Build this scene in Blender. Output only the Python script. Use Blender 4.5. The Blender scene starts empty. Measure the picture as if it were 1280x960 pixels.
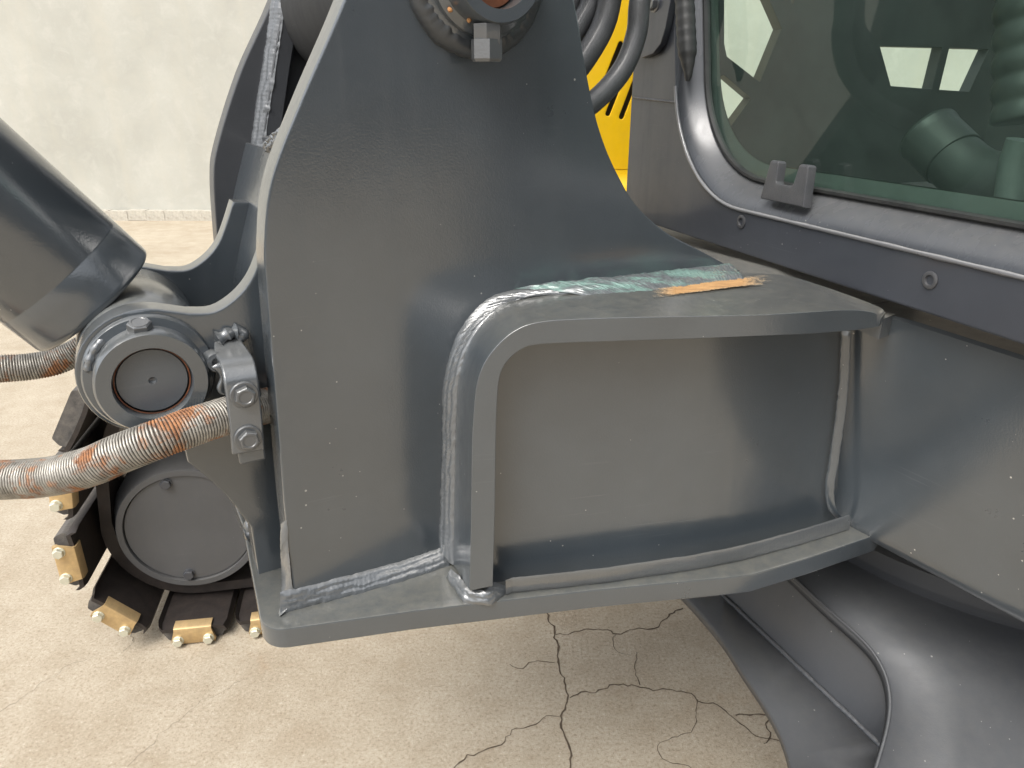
import bpy, bmesh, math, random
from math import sin, cos, pi, radians
from mathutils import Vector, Matrix, noise

random.seed(7)
SC = bpy.context.scene
COL = SC.collection
V = Vector

# ---------------------------------------------------------------- camera, sky, sun, exposure
FPX, PITCH, CAMH = 914.0, radians(22), 1.45
cd = bpy.data.cameras.new("camera"); cam = bpy.data.objects.new("camera", cd); COL.objects.link(cam)
cam.location = (0, 0, CAMH); cam.rotation_euler = (radians(90) - PITCH, 0, 0)
cd.sensor_width = 36; cd.lens = FPX / 1280 * 36; cd.clip_start = 0.02; cd.clip_end = 2000
SC.camera = cam

SUN_EL, SUN_AZ = radians(56), radians(215)      # azimuth measured from +Y clockwise: behind and left of the camera
w_ = bpy.data.worlds.new("World"); SC.world = w_; w_.use_nodes = True
nt = w_.node_tree; nt.nodes.clear()
sky = nt.nodes.new('ShaderNodeTexSky'); sky.sky_type = 'NISHITA'; sky.sun_disc = False
sky.sun_elevation = SUN_EL; sky.sun_rotation = SUN_AZ; sky.dust_density = 4; sky.air_density = 1.0; sky.ozone_density = 1.0
hs = nt.nodes.new('ShaderNodeHueSaturation'); hs.inputs['Saturation'].default_value = 0.22
bg = nt.nodes.new('ShaderNodeBackground'); bg.inputs['Strength'].default_value = 0.15
wo = nt.nodes.new('ShaderNodeOutputWorld')
nt.links.new(sky.outputs[0], hs.inputs['Color']); nt.links.new(hs.outputs[0], bg.inputs[0]); nt.links.new(bg.outputs[0], wo.inputs[0])
sl = bpy.data.lights.new("sun", 'SUN'); sl.energy = 1.4; sl.angle = radians(35); sl.color = (1, 0.95, 0.88)
so = bpy.data.objects.new("sun", sl); COL.objects.link(so)
sd = V((sin(SUN_AZ) * cos(SUN_EL), cos(SUN_AZ) * cos(SUN_EL), sin(SUN_EL)))
so.rotation_euler = sd.to_track_quat('Z', 'Y').to_euler(); so.location = sd * 30
SC.view_settings.view_transform = 'Standard'; SC.view_settings.look = 'None'; SC.view_settings.gamma = 1
SC.view_settings.exposure = 1.05

# ---------------------------------------------------------------- measuring helpers (photo pixel -> point on a known plane)
CT, ST = cos(PITCH), sin(PITCH)
OC = V((0, 0, CAMH))
def ray(px, py):
    v = (py - 480) / FPX
    return V(((px - 640) / FPX, CT - v * ST, -ST - v * CT))
def onz(px, py, z):
    r = ray(px, py); return OC + r * ((z - CAMH) / r.z)
def onp(px, py, p, n):
    r = ray(px, py); return OC + r * ((p - OC).dot(n) / r.dot(n))
ZU = V((0, 0, 1))
A0 = onz(350, 765, .85)
U = onz(555, 700, .85) - A0; U.normalize()
W = V((-U.y, U.x, 0))                     # into the picture, square to the bracket's side plates
def B(s, z, d): return V((A0.x, A0.y, 0)) + U * s + W * d + ZU * z
def bp(px, py, d): return onp(px, py, B(0, 0, d), W)
def sz(px, py, d):
    p = bp(px, py, d); return ((p - A0).dot(U), p.z)
CA = onz(805, 277, 1.2); CB_ = onz(1280, 432, 1.2)
CU = (CB_ - CA).normalized(); CN = V((-CU.y, CU.x, 0))     # along the cab towards the viewer; into the cab
def CP(a, z, d): return V((CA.x, CA.y, 0)) + CU * a + CN * d + ZU * z
def cp(px, py, d): return onp(px, py, CP(0, 0, d), CN)
def cz(px, py, d):
    p = cp(px, py, d); return ((p - CA).dot(CU), p.z)

# ---------------------------------------------------------------- object helpers
BASE = {}
def thing(name, label, cat, loc, group=None):
    o = bpy.data.objects.new(name, None); COL.objects.link(o); o.location = loc; o.empty_display_size = .05
    o['label'] = label; o['category'] = cat
    if group: o['group'] = group
    BASE[o] = V(loc); return o
def link(name, me, mats, parent=None, mat_world=None, kind=None, label=None):
    o = bpy.data.objects.new(name, me); COL.objects.link(o)
    if mats is not None and len(me.materials) == 0:
        for m in (mats if isinstance(mats, (list, tuple)) else [mats]): me.materials.append(m)
    b = BASE[parent] if parent else V((0, 0, 0))
    if parent: o.parent = parent
    M = mat_world or Matrix.Identity(4)
    o.matrix_local = Matrix.Translation(-b) @ M if mat_world else Matrix.Identity(4)
    BASE[o] = b
    if kind: o['kind'] = kind
    if label: o['label'] = label
    return o
def finish(bm, name, smooth=None):
    bmesh.ops.recalc_face_normals(bm, faces=bm.faces)
    me = bpy.data.meshes.new(name); bm.to_mesh(me); bm.free()
    if smooth is not None:
        for p in me.polygons: p.use_smooth = True
        me.set_sharp_from_angle(angle=radians(smooth))
    return me
def put(name, bm, mat, parent, smooth=40, bev=0, wn=False, kind=None, label=None):
    """bm holds world coordinates; the mesh is stored relative to the thing's base"""
    b = BASE[parent] if parent else V((0, 0, 0))
    bmesh.ops.translate(bm, verts=bm.verts, vec=-b)
    me = finish(bm, name, smooth)
    o = link(name, me, mat, parent, None, kind, label)
    if bev:
        m = o.modifiers.new('bevel', 'BEVEL'); m.width = bev; m.segments = 2; m.limit_method = 'ANGLE'; m.angle_limit = radians(35)
    if wn or bev:
        m = o.modifiers.new('wn', 'WEIGHTED_NORMAL'); m.weight = 100; m.keep_sharp = True
    return o

# ---- shapes
def fil(pts, n=10):
    out = []; N = len(pts)
    for i, p in enumerate(pts):
        r = p[2] if len(p) > 2 else 0
        P = V((p[0], p[1]))
        if r <= 0: out.append((P.x, P.y)); continue
        a = V(pts[i - 1][:2]) - P; b = V(pts[(i + 1) % N][:2]) - P
        la, lb = a.length, b.length; a /= la; b /= lb
        ang = a.angle(b); t = min(r / math.tan(ang / 2), .49 * la if pts[i-1][2:] else .98 * la, .49 * lb if pts[(i+1) % N][2:] else .98 * lb)
        r2 = t * math.tan(ang / 2)
        c = P + (a + b).normalized() * (r2 / sin(ang / 2))
        s0 = P + a * t - c; s1 = P + b * t - c
        a0 = math.atan2(s0.y, s0.x); da = math.atan2(s1.y, s1.x) - a0
        while da > pi: da -= 2 * pi
        while da < -pi: da += 2 * pi
        for k in range(n + 1):
            q = a0 + da * k / n; out.append((c.x + r2 * cos(q), c.y + r2 * sin(q)))
    return out
def cr(pts, n=8):
    """Catmull-Rom through points (any dimension)"""
    P = [V(p) for p in pts]; out = []
    for i in range(len(P) - 1):
        p0 = P[i - 1] if i else P[0] * 2 - P[1]; p1, p2 = P[i], P[i + 1]
        p3 = P[i + 2] if i + 2 < len(P) else P[-1] * 2 - P[-2]
        for k in range(n):
            t = k / n
            out.append(.5 * ((2 * p1) + (p2 - p0) * t + (2 * p0 - 5 * p1 + 4 * p2 - p3) * t * t + (3 * p1 - p0 - 3 * p2 + p3) * t ** 3))
    out.append(P[-1]); return out
def resample(P, step):
    P = [V(p) for p in P]; out = [P[0]]; acc = 0
    for a, b in zip(P, P[1:]):
        L = (b - a).length
        if L < 1e-9: continue
        t = step - acc
        while t <= L: out.append(a.lerp(b, t / L)); t += step
        acc = L - (t - step)
    if (out[-1] - P[-1]).length > step * .3: out.append(P[-1])
    return out
def frame_mat(o, ax, ay, an):
    return Matrix(((ax.x, ay.x, an.x, o.x), (ax.y, ay.y, an.y, o.y), (ax.z, ay.z, an.z, o.z), (0, 0, 0, 1)))
def plate_bm(loops, F, th, bev=.002, c0=0.0, seg=1):
    """flat plate with holes: loops of 2D points, F a frame matrix, thickness along its z from c0"""
    cu = bpy.data.curves.new('t', 'CURVE'); cu.dimensions = '2D'; cu.fill_mode = 'BOTH'
    for L in loops:
        s = cu.splines.new('POLY'); s.points.add(len(L) - 1); s.use_cyclic_u = True
        for q, p in zip(s.points, L): q.co = (p[0], p[1], 0, 1)
    cu.extrude = th / 2 - bev; cu.bevel_depth = bev; cu.bevel_resolution = seg; cu.offset = -bev
    ob = bpy.data.objects.new('t', cu); COL.objects.link(ob)
    dg = bpy.context.evaluated_depsgraph_get(); me = bpy.data.meshes.new_from_object(ob.evaluated_get(dg))
    bm = bmesh.new(); bm.from_mesh(me)
    bpy.data.objects.remove(ob); bpy.data.curves.remove(cu); bpy.data.meshes.remove(me)
    bmesh.ops.remove_doubles(bm, verts=bm.verts, dist=2e-5)
    bmesh.ops.translate(bm, verts=bm.verts, vec=(0, 0, c0 + th / 2))
    bmesh.ops.transform(bm, matrix=F, verts=bm.verts)
    return bm
def plate(name, loops, F, th, mat, parent, bev=.002, c0=0.0, label=None, kind=None):
    return put(name, plate_bm(loops, F, th, bev, c0), mat, parent, 35, wn=True, label=label, kind=kind)
def frames(P):
    T = [(P[min(i + 1, len(P) - 1)] - P[max(i - 1, 0)]).normalized() for i in range(len(P))]
    n = T[0].orthogonal().normalized(); out = []
    for t in T:
        n = (n - t * n.dot(t)).normalized(); out.append((t, n, t.cross(n)))
    return out
def tube(bm, P, r, n=12, caps=True, closed=False):
    P = [V(p) for p in P]; rings = []
    for i, (p, (t, a, b)) in enumerate(zip(P, frames(P))):
        rr = r(i) if callable(r) else r
        rings.append([bm.verts.new(p + (a * cos(2 * pi * k / n) + b * sin(2 * pi * k / n)) * (rr(k) if callable(rr) else rr)) for k in range(n)])
    for R0, R1 in zip(rings, rings[1:]):
        for k in range(n): bm.faces.new((R0[k], R0[(k + 1) % n], R1[(k + 1) % n], R1[k]))
    if caps: bm.faces.new(rings[0]); bm.faces.new(rings[-1])
    return bm
def lathe(bm, prof, F, n=32, cap0=True, cap1=True, a0=0.0):
    """prof: (radius, height) along the z axis of frame F"""
    rings = []
    for r, h in prof:
        if r < 1e-6: rings.append([bm.verts.new(F @ V((0, 0, h)))])
        else: rings.append([bm.verts.new(F @ V((r * cos(a0 + 2 * pi * k / n), r * sin(a0 + 2 * pi * k / n), h))) for k in range(n)])
    for R0, R1 in zip(rings, rings[1:]):
        if len(R0) == 1 and len(R1) == 1: continue
        for k in range(n):
            if len(R0) == 1: bm.faces.new((R0[0], R1[(k + 1) % n], R1[k]))
            elif len(R1) == 1: bm.faces.new((R0[k], R0[(k + 1) % n], R1[0]))
            else: bm.faces.new((R0[k], R0[(k + 1) % n], R1[(k + 1) % n], R1[k]))
    if cap0 and len(rings[0]) > 1: bm.faces.new(rings[0])
    if cap1 and len(rings[-1]) > 1: bm.faces.new(rings[-1])
    return bm
def axis_frame(o, z, xh=None):
    z = V(z).normalized(); x = V(xh) if xh else z.orthogonal(); x = (x - z * x.dot(z)).normalized()
    return frame_mat(V(o), x, z.cross(x), z)
def box(bm, c, ax, ay, az, sx, sy, sz_):
    vs = [bm.verts.new(V(c) + ax * (i * sx / 2) + ay * (j * sy / 2) + az * (k * sz_ / 2)) for i in (-1, 1) for j in (-1, 1) for k in (-1, 1)]
    for f in ((0, 1, 3, 2), (4, 6, 7, 5), (0, 4, 5, 1), (2, 3, 7, 6), (0, 2, 6, 4), (1, 5, 7, 3)): bm.faces.new([vs[i] for i in f])
    return bm
def loft(bm, rows, closed=False, capends=False):
    R = [[bm.verts.new(p) for p in r] for r in rows]
    for a, b in zip(R, R[1:]):
        n = len(a)
        for k in range(n if closed else n - 1): bm.faces.new((a[k], a[(k + 1) % n], b[(k + 1) % n], b[k]))
    if capends: bm.faces.new(R[0]); bm.faces.new(R[-1])
    return bm
def bead_bm(bm, pts, r, seed=0, flat=1.0, nrm=None, rip=.16, step=.0035, wob=.15):
    """a weld run: rippled, uneven tube"""
    P = resample(pts, step); rnd = random.Random(seed)
    Q = []
    for i, p in enumerate(P):
        q = V(p) + V((noise.noise(p * 60 + V((seed, 0, 0))), noise.noise(p * 60 + V((0, seed, 0))), noise.noise(p * 60 + V((0, 0, seed))))) * r * wob
        Q.append(q)
    def rad(i):
        base = r * (1 + rip * sin(i * 1.9) * .55 + rip * rnd.uniform(-.6, .6) + .25 * noise.noise(P[i] * 45 + V((seed, 3, 1))))
        if i == 0 or i == len(P) - 1: base *= .45
        return lambda k: base * (1 + .10 * noise.noise(P[i] * 160 + V((k, seed, 0))))
    return tube(bm, Q, rad, 10)
def bead(name, runs, r, mat, parent, seed=0, **kw):
    bm = bmesh.new()
    for k, run in enumerate(runs): bead_bm(bm, run, r, seed + k * 7, **kw)
    return put(name, bm, mat, parent, 50)
def ribbon_bm(bm, A, Bp, h, passes=2, seed=0, rough=1.0, edge=.0016, step=.0022, n=16):
    """a flat welded fillet between two lines: overlapping passes, ripples, ragged toes"""
    def even(P, m):
        P = [V(p) for p in P]; d = [0]
        for a, b in zip(P, P[1:]): d.append(d[-1] + (b - a).length)
        out = []; j = 0
        for i in range(m):
            t = d[-1] * i / (m - 1)
            while j < len(P) - 2 and d[j + 1] < t: j += 1
            out.append(P[j].lerp(P[j + 1], (t - d[j]) / max(1e-9, d[j + 1] - d[j])))
        return out
    A = [V(p) for p in A]; L_ = sum((b - a).length for a, b in zip(A, A[1:])); m = max(8, int(L_ / step))
    A = even(A, m); Q = even(Bp, m); S = V((seed * 1.7, seed * .9, seed * 2.3)); rows = []
    for i in range(m):
        t = (A[min(i + 1, m - 1)] - A[max(0, i - 1)]).normalized(); x = Q[i] - A[i]
        nrm = t.cross(x).normalized(); mid = (A[i] + Q[i]) / 2
        if nrm.dot(OC - mid) < 0: nrm = -nrm
        xe = x.normalized(); u = i * step
        a = A[i] - xe * (edge * (1 + 1.4 * noise.noise(V((u * 130, 1, 0)) + S) + 1.3 * noise.noise(V((u * 35, 5, 0)) + S)))
        b = Q[i] + xe * (edge * (1 + 1.4 * noise.noise(V((u * 130, 9, 0)) + S) + 1.3 * noise.noise(V((u * 35, 3, 0)) + S)))
        fade = min(1, .25 + i / 5, .25 + (m - 1 - i) / 5); r = []
        for k in range(n + 1):
            c = k / n; ph = c * passes + .22 * noise.noise(V((u * 30, c * 2, 7)) + S)
            e = min(1, sin(pi * c) * 1.6)
            hh = h * (.55 * sin(pi * c) ** .7 + .38 * abs(sin(pi * ph)) ** .7 * e)
            arc = abs(((ph % 1) - .5)) * .004
            hh += h * rough * e * (.16 * sin((u + arc) * 2 * pi / .0058 + 3 * noise.noise(V((u * 40, c * 3, 2)) + S)) + .26 * noise.noise(V((u * 120, c * 7, 4)) + S) + .30 * noise.noise(V((u * 60, c * 3, 8)) + S))
            r.append(a.lerp(b, c) + nrm * (hh * fade - (.0006 if k in (0, n) else 0)))
        rows.append(r)
    return loft(bm, rows)
def ribbon(name, AB, h, mat, parent, seed=0, **kw):
    bm = bmesh.new()
    for k, (a, b) in enumerate(AB): ribbon_bm(bm, a, b, h, seed=seed + k * 11, **kw)
    return put(name, bm, mat, parent, 60)
def hex_me(name, r, h, wr=0, wh=0, dish=True):
    bm = bmesh.new(); F = Matrix.Identity(4)
    if wr: lathe(bm, [(wr, 0), (wr, wh * .7), (wr * .93, wh)], F, 24)
    lathe(bm, [(r, wh), (r, wh + h * .86), (r * .88, wh + h)], F, 6)
    if dish: lathe(bm, [(r * .80, wh + h), (r * .78, wh + h + .0006), (r * .62, wh + h + .0006), (r * .55, wh + h - .0002)], F, 20, cap0=False)
    return finish(bm, name, 30)

# ---------------------------------------------------------------- materials
def nodes(name):
    m = bpy.data.materials.new(name); m.use_nodes = True; t = m.node_tree
    bs = t.nodes['Principled BSDF']
    def N(ty, **kw):
        n = t.nodes.new(ty)
        for k, v in kw.items(): setattr(n, k, v)
        return n
    def L(a, b): t.links.new(a, b)
    return m, t, bs, N, L
def c4(c): return (c[0], c[1], c[2], 1)
def mixc(N, L, fac, a, b, bt='MIX'):
    n = N('ShaderNodeMix', data_type='RGBA', blend_type=bt)
    if hasattr(fac, 'links'): L(fac, n.inputs[0])
    else: n.inputs[0].default_value = fac
    for i, x in ((6, a), (7, b)):
        if hasattr(x, 'links'): L(x, n.inputs[i])
        else: n.inputs[i].default_value = c4(x)
    return n.outputs[2]
def math_(N, L, op, a, b=None, clamp=False):
    n = N('ShaderNodeMath', operation=op); n.use_clamp = clamp
    for i, x in enumerate((a, b)):
        if x is None: continue
        if hasattr(x, 'links'): L(x, n.inputs[i])
        else: n.inputs[i].default_value = x
    return n.outputs[0]
def ramp(N, L, fac, stops):
    n = N('ShaderNodeValToRGB'); L(fac, n.inputs[0]); e = n.color_ramp.elements
    e[0].position, e[0].color = stops[0][0], c4((stops[0][1],) * 3) if not hasattr(stops[0][1], '__len__') else c4(stops[0][1])
    e[1].position, e[1].color = stops[-1][0], c4((stops[-1][1],) * 3) if not hasattr(stops[-1][1], '__len__') else c4(stops[-1][1])
    for p, c in stops[1:-1]:
        q = e.new(p); q.color = c4((c,) * 3) if not hasattr(c, '__len__') else c4(c)
    return n.outputs[0]
def tex(N, L, scale, detail=4, rough=.55, co=None, dist=0):
    n = N('ShaderNodeTexNoise'); n.inputs['Scale'].default_value = scale; n.inputs['Detail'].default_value = detail
    n.inputs['Roughness'].default_value = rough; n.inputs['Distortion'].default_value = dist
    if co is not None: L(co, n.inputs['Vector'])
    return n.outputs[0]
def geo(N): return N('ShaderNodeNewGeometry')

def paint(name, base=(.041, .050, .058), rough=.32, coat=1.0, coat_r=.12, dust=.22, dustc=(.33, .30, .24), fleck=.5, peel=.22, wear=0, rust=0, ior=1.5, fdens=.11):
    m, t, b, N, L = nodes(name)
    co = N('ShaderNodeTexCoord').outputs['Object']; g = geo(N)
    n1 = tex(N, L, 6, 5, .6, co); n2 = tex(N, L, 45, 6, .7, co)
    col = mixc(N, L, ramp(N, L, n1, [(.35, 0), (.7, 1)]), tuple(x * .9 for x in base), tuple(x * 1.12 for x in base))
    # dust that lies on faces turned up
    sep = N('ShaderNodeSeparateXYZ'); L(g.outputs['Normal'], sep.inputs[0])
    up = ramp(N, L, sep.outputs['Z'], [(.45, 0), (.95, 1)])
    df = math_(N, L, 'MULTIPLY', up, ramp(N, L, tex(N, L, 60, 8, .78, co), [(.30, .25), (.75, .85)]))
    thin = ramp(N, L, n2, [(.55, 0), (.85, .05)])
    df = math_(N, L, 'MULTIPLY', math_(N, L, 'ADD', df, thin, True), dust)
    col = mixc(N, L, df, col, dustc)
    if fleck:
        vo = N('ShaderNodeTexVoronoi'); vo.inputs['Scale'].default_value = 70; vo.inputs['Randomness'].default_value = 1; L(co, vo.inputs['Vector'])
        sizes = ramp(N, L, tex(N, L, 9, 3, .6, co), [(.45, 0), (.75, fdens)])
        fk = math_(N, L, 'LESS_THAN', vo.outputs['Distance'], math_(N, L, 'MULTIPLY', sizes, 1.0))
        col = mixc(N, L, math_(N, L, 'MULTIPLY', fk, fleck), col, (.42, .41, .38))
    if rust:
        rf = ramp(N, L, tex(N, L, 30, 8, .75, co), [(.62 - rust * .2, 0), (.70 - rust * .2, 1)])
        col = mixc(N, L, rf, col, (.20, .065, .02))
    mpS = N('ShaderNodeMapping'); mpS.inputs['Scale'].default_value = (9, 9, 420); mpS.inputs['Rotation'].default_value = (.5, .25, .3); L(co, mpS.inputs['Vector'])
    sc_ = tex(N, L, 1, 2, .4, mpS.outputs[0]); msk = ramp(N, L, tex(N, L, 5, 4, .6, co), [(.54, 0), (.70, 1)])
    scr = math_(N, L, 'MULTIPLY', ramp(N, L, sc_, [(.672, 0), (.71, .07)]), msk)
    col = mixc(N, L, scr, col, (.30, .31, .31))
    mpR = N('ShaderNodeMapping'); mpR.inputs['Scale'].default_value = (38, 38, 2.2); L(co, mpR.inputs['Vector'])
    runs = ramp(N, L, tex(N, L, 1, 4, .6, mpR.outputs[0]), [(.50, 0), (.78, .12)])
    L(col, b.inputs['Base Color'])
    rr = math_(N, L, 'ADD', math_(N, L, 'MULTIPLY', ramp(N, L, tex(N, L, 14, 6, .7, co), [(.3, 0), (.75, 1)]), .16), rough - .06)
    rr = math_(N, L, 'ADD', rr, math_(N, L, 'MULTIPLY', df, .6), True); rr = math_(N, L, 'ADD', rr, runs, True); L(rr, b.inputs['Roughness'])
    b.inputs['IOR'].default_value = ior
    cw = math_(N, L, 'MULTIPLY', math_(N, L, 'SUBTRACT', 1.0, df, True), coat); L(cw, b.inputs['Coat Weight'])
    L(math_(N, L, 'ADD', math_(N, L, 'MULTIPLY', runs, .9), coat_r), b.inputs['Coat Roughness'])
    b.inputs['Coat IOR'].default_value = 1.75
    bu = N('ShaderNodeBump'); bu.inputs['Strength'].default_value = peel; bu.inputs['Distance'].default_value = .0012
    hgt = math_(N, L, 'ADD', math_(N, L, 'MULTIPLY', tex(N, L, 420, 2, .6, co), .55), math_(N, L, 'MULTIPLY', tex(N, L, 24, 2, .5, co), .8))
    L(hgt, bu.inputs['Height']); L(bu.outputs[0], b.inputs['Normal']); L(bu.outputs[0], b.inputs['Coat Normal'])
    return m
def simple(name, base, rough=.6, metal=0, var=.2, bump=.2, bscale=120, dust=0, dustc=(.30, .26, .2), coat=0, rust=None):
    m, t, b, N, L = nodes(name); co = N('ShaderNodeTexCoord').outputs['Object']
    n1 = tex(N, L, 25, 6, .65, co)
    col = mixc(N, L, ramp(N, L, n1, [(.3, 0), (.7, 1)]), tuple(x * (1 - var) for x in base), tuple(min(1, x * (1 + var)) for x in base))
    if dust: col = mixc(N, L, math_(N, L, 'MULTIPLY', ramp(N, L, tex(N, L, 40, 8, .75, co), [(.35, 0), (.7, 1)]), dust), col, dustc)
    if rust: col = mixc(N, L, ramp(N, L, tex(N, L, 50, 8, .7, co), [(rust, 0), (rust + .1, 1)]), col, (.23, .075, .02))
    L(col, b.inputs['Base Color']); b.inputs['Roughness'].default_value = rough; b.inputs['Metallic'].default_value = metal
    b.inputs['Coat Weight'].default_value = coat; b.inputs['Coat Roughness'].default_value = .15
    bu = N('ShaderNodeBump'); bu.inputs['Strength'].default_value = bump; bu.inputs['Distance'].default_value = .002
    L(tex(N, L, bscale, 5, .6, co), bu.inputs['Height']); L(bu.outputs[0], b.inputs['Normal'])
    return m

PAINT = paint('slate_grey_paint')
PAINT_EDGE = paint('slate_grey_paint_dusty', dust=.30, dustc=(.34, .305, .22))
PAINT_DARK = paint('slate_grey_paint_shaded', base=(.034, .037, .042), rough=.5, coat=.3, dust=.15)  # darker copy of the slate paint: shade of inner faces put into the colour
WELD = paint('painted_weld', base=(.075, .083, .09), rough=.32, coat=1, coat_r=.12, dust=.2, peel=.35, fleck=0)  # slate paint with a lighter base, imitating the shine of upturned weld facets
WELD2 = paint('inner_weld', base=(.085, .092, .10), rough=.42, coat=.4, coat_r=.2, dust=.3, peel=.3, fleck=0)
TEAL = paint('primer_weld', base=(.08, .092, .10), rough=.42, coat=.6, dust=.12, peel=.6, fleck=0)
CABP = paint('cab_paint', base=(.036, .040, .049), rough=.40, coat=.28, coat_r=.12, dust=.16, peel=.12)
BODYP = paint('carbody_paint', base=(.042, .046, .053), rough=.5, coat=.3, coat_r=.32, dust=.10, fdens=.16)
PINM = paint('pin_paint', base=(.062, .071, .080), rough=.4, coat=.4, coat_r=.2, dust=.25, rust=.0)
BOLTP = paint('painted_bolt', base=(.065, .07, .075), rough=.35, coat=.7, dust=.2, fleck=0)
def teal_mat():
    t = TEAL.node_tree; b = t.nodes['Principled BSDF']; N = lambda ty, **kw: t.nodes.new(ty); L = lambda a, c: t.links.new(a, c)
    src = b.inputs['Base Color'].links[0].from_socket; co = N('ShaderNodeTexCoord').outputs['Object']
    mp = N('ShaderNodeMapping'); mp.inputs['Scale'].default_value = (14, 30, 70); L(co, mp.inputs['Vector'])
    n = N('ShaderNodeTexNoise'); n.inputs['Scale'].default_value = 1; n.inputs['Detail'].default_value = 6; n.inputs['Roughness'].default_value = .65; L(mp.outputs[0], n.inputs['Vector'])
    r = N('ShaderNodeValToRGB'); L(n.outputs[0], r.inputs[0]); r.color_ramp.elements[0].position = .48; r.color_ramp.elements[1].position = .60
    m = N('ShaderNodeMix'); m.data_type = 'RGBA'; L(r.outputs[0], m.inputs[0]); L(src, m.inputs[6]); m.inputs[7].default_value = (.14, .225, .20, 1); L(m.outputs[2], b.inputs['Base Color'])
teal_mat()
RUSTY = simple('bright_rust', (.27, .12, .04), .85, 0, .35, .8, 260, .25, (.45, .33, .16))
RUSTD = simple('dark_rust', (.12, .04, .015), .8, 0, .4, .6, 200)
RUBBER = simple('black_hose_rubber', (.028, .029, .031), .48, 0, .2, .35, 420, .12, (.16, .15, .13))
HOSEIN = simple('grimy_hose_rubber', (.10, .088, .075), .8, 0, .3, .3, 200, .4, (.2, .12, .06))
RUBBERH = simple('hydraulic_hose_rubber', (.045, .048, .052), .42, 0, .15, .5, 600, .15, (.2, .2, .19), coat=.25)
PADR = simple('track_pad_rubber', (.055, .052, .05), .75, 0, .3, .5, 90, .55, (.19, .17, .145))
STEELD = simple('dark_track_steel', (.022, .019, .018), .55, .2, .35, .35, 90, .22, (.09, .06, .045))
GOLD = simple('yellow_zinc_plating', (.56, .40, .20), .40, .6, .22, .12, 80, .4, (.34, .25, .16))
ZINC = simple('zinc_bolt', (.62, .61, .50), .38, .55, .12, .2, 150, .2, (.4, .38, .3))
YELLOW = simple('yellow_hood_paint', (.90, .56, .002), .4, 0, .04, .06, 60, .06, (.5, .42, .25), coat=.6)
BLACKP = simple('cab_black_plastic', (.022, .024, .024), .5, 0, .2, .15, 200)
GREYP = simple('cab_grey_trim', (.06, .07, .068), .6, 0, .15, .15, 200)
SEAL = simple('window_seal_rubber', (.016, .017, .018), .5, 0, .2, .1, 200, .15, (.14, .14, .12))
TRIMM = simple('window_stop_plastic', (.045, .047, .052), .38, 0, .12, .3, 500, .12, (.22, .21, .19))
GRIMEB = simple('kerb_concrete', (.42, .40, .35), .9, 0, .25, .5, 40, .4, (.33, .28, .2))
CRACKM = simple('crack_dirt', (.085, .062, .042), .95, 0, .3, .5, 90)

def coil_mat():
    m, t, b, N, L = nodes('spring_guard_steel'); co = N('ShaderNodeTexCoord').outputs['Object']
    n = tex(N, L, 26, 8, .7, co, .5)
    rf = ramp(N, L, n, [(.52, 0), (.60, 1)])
    gz = mixc(N, L, ramp(N, L, tex(N, L, 60, 5, .7, co), [(.35, 0), (.7, 1)]), (.20, .185, .16), (.44, .42, .375))
    ru = mixc(N, L, ramp(N, L, tex(N, L, 90, 6, .7, co), [(.35, 0), (.65, 1)]), (.13, .06, .033), (.40, .185, .08))
    L(mixc(N, L, rf, gz, ru), b.inputs['Base Color'])
    L(math_(N, L, 'SUBTRACT', .4, math_(N, L, 'MULTIPLY', rf, .4), True), b.inputs['Metallic'])
    L(math_(N, L, 'ADD', .42, math_(N, L, 'MULTIPLY', rf, .45)), b.inputs['Roughness'])
    return m
COIL = coil_mat()

def ground_mat():
    m, t, b, N, L = nodes('yard_concrete'); co = N('ShaderNodeTexCoord').outputs['Object']
    big = tex(N, L, 1.1, 7, .6, co); mid = tex(N, L, 7, 8, .68, co, .4); fine = tex(N, L, 120, 6, .78, co); grit = tex(N, L, 420, 3, .7, co)
    col = mixc(N, L, ramp(N, L, big, [(.32, 0), (.68, 1)]), (.32, .27, .20), (.385, .337, .26))
    col = mixc(N, L, ramp(N, L, mid, [(.42, 0), (.70, .35)]), col, (.54, .49, .40))
    col = mixc(N, L, ramp(N, L, mid, [(.26, .32), (.44, 0)]), col, (.27, .205, .135))
    col = mixc(N, L, ramp(N, L, fine, [(.34, .9), (.49, 0)]), col, (.22, .165, .11))
    col = mixc(N, L, ramp(N, L, fine, [(.56, 0), (.72, .6)]), col, (.66, .61, .52))
    col = mixc(N, L, ramp(N, L, grit, [(.30, .8), (.45, 0)]), col, (.17, .13, .09))
    ob = tex(N, L, 2.3, 6, .7, co, .3)
    col = mixc(N, L, ramp(N, L, ob, [(.62, 0), (.76, .25)]), col, (.33, .18, .075))
    L(col, b.inputs['Base Color']); b.inputs['Roughness'].default_value = .82
    b.inputs['Specular IOR Level'].default_value = .3
    bu = N('ShaderNodeBump'); bu.inputs['Strength'].default_value = .5; bu.inputs['Distance'].default_value = .003
    L(math_(N, L, 'ADD', fine, math_(N, L, 'MULTIPLY', grit, .6)), bu.inputs['Height']); L(bu.outputs[0], b.inputs['Normal'])
    return m
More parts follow.
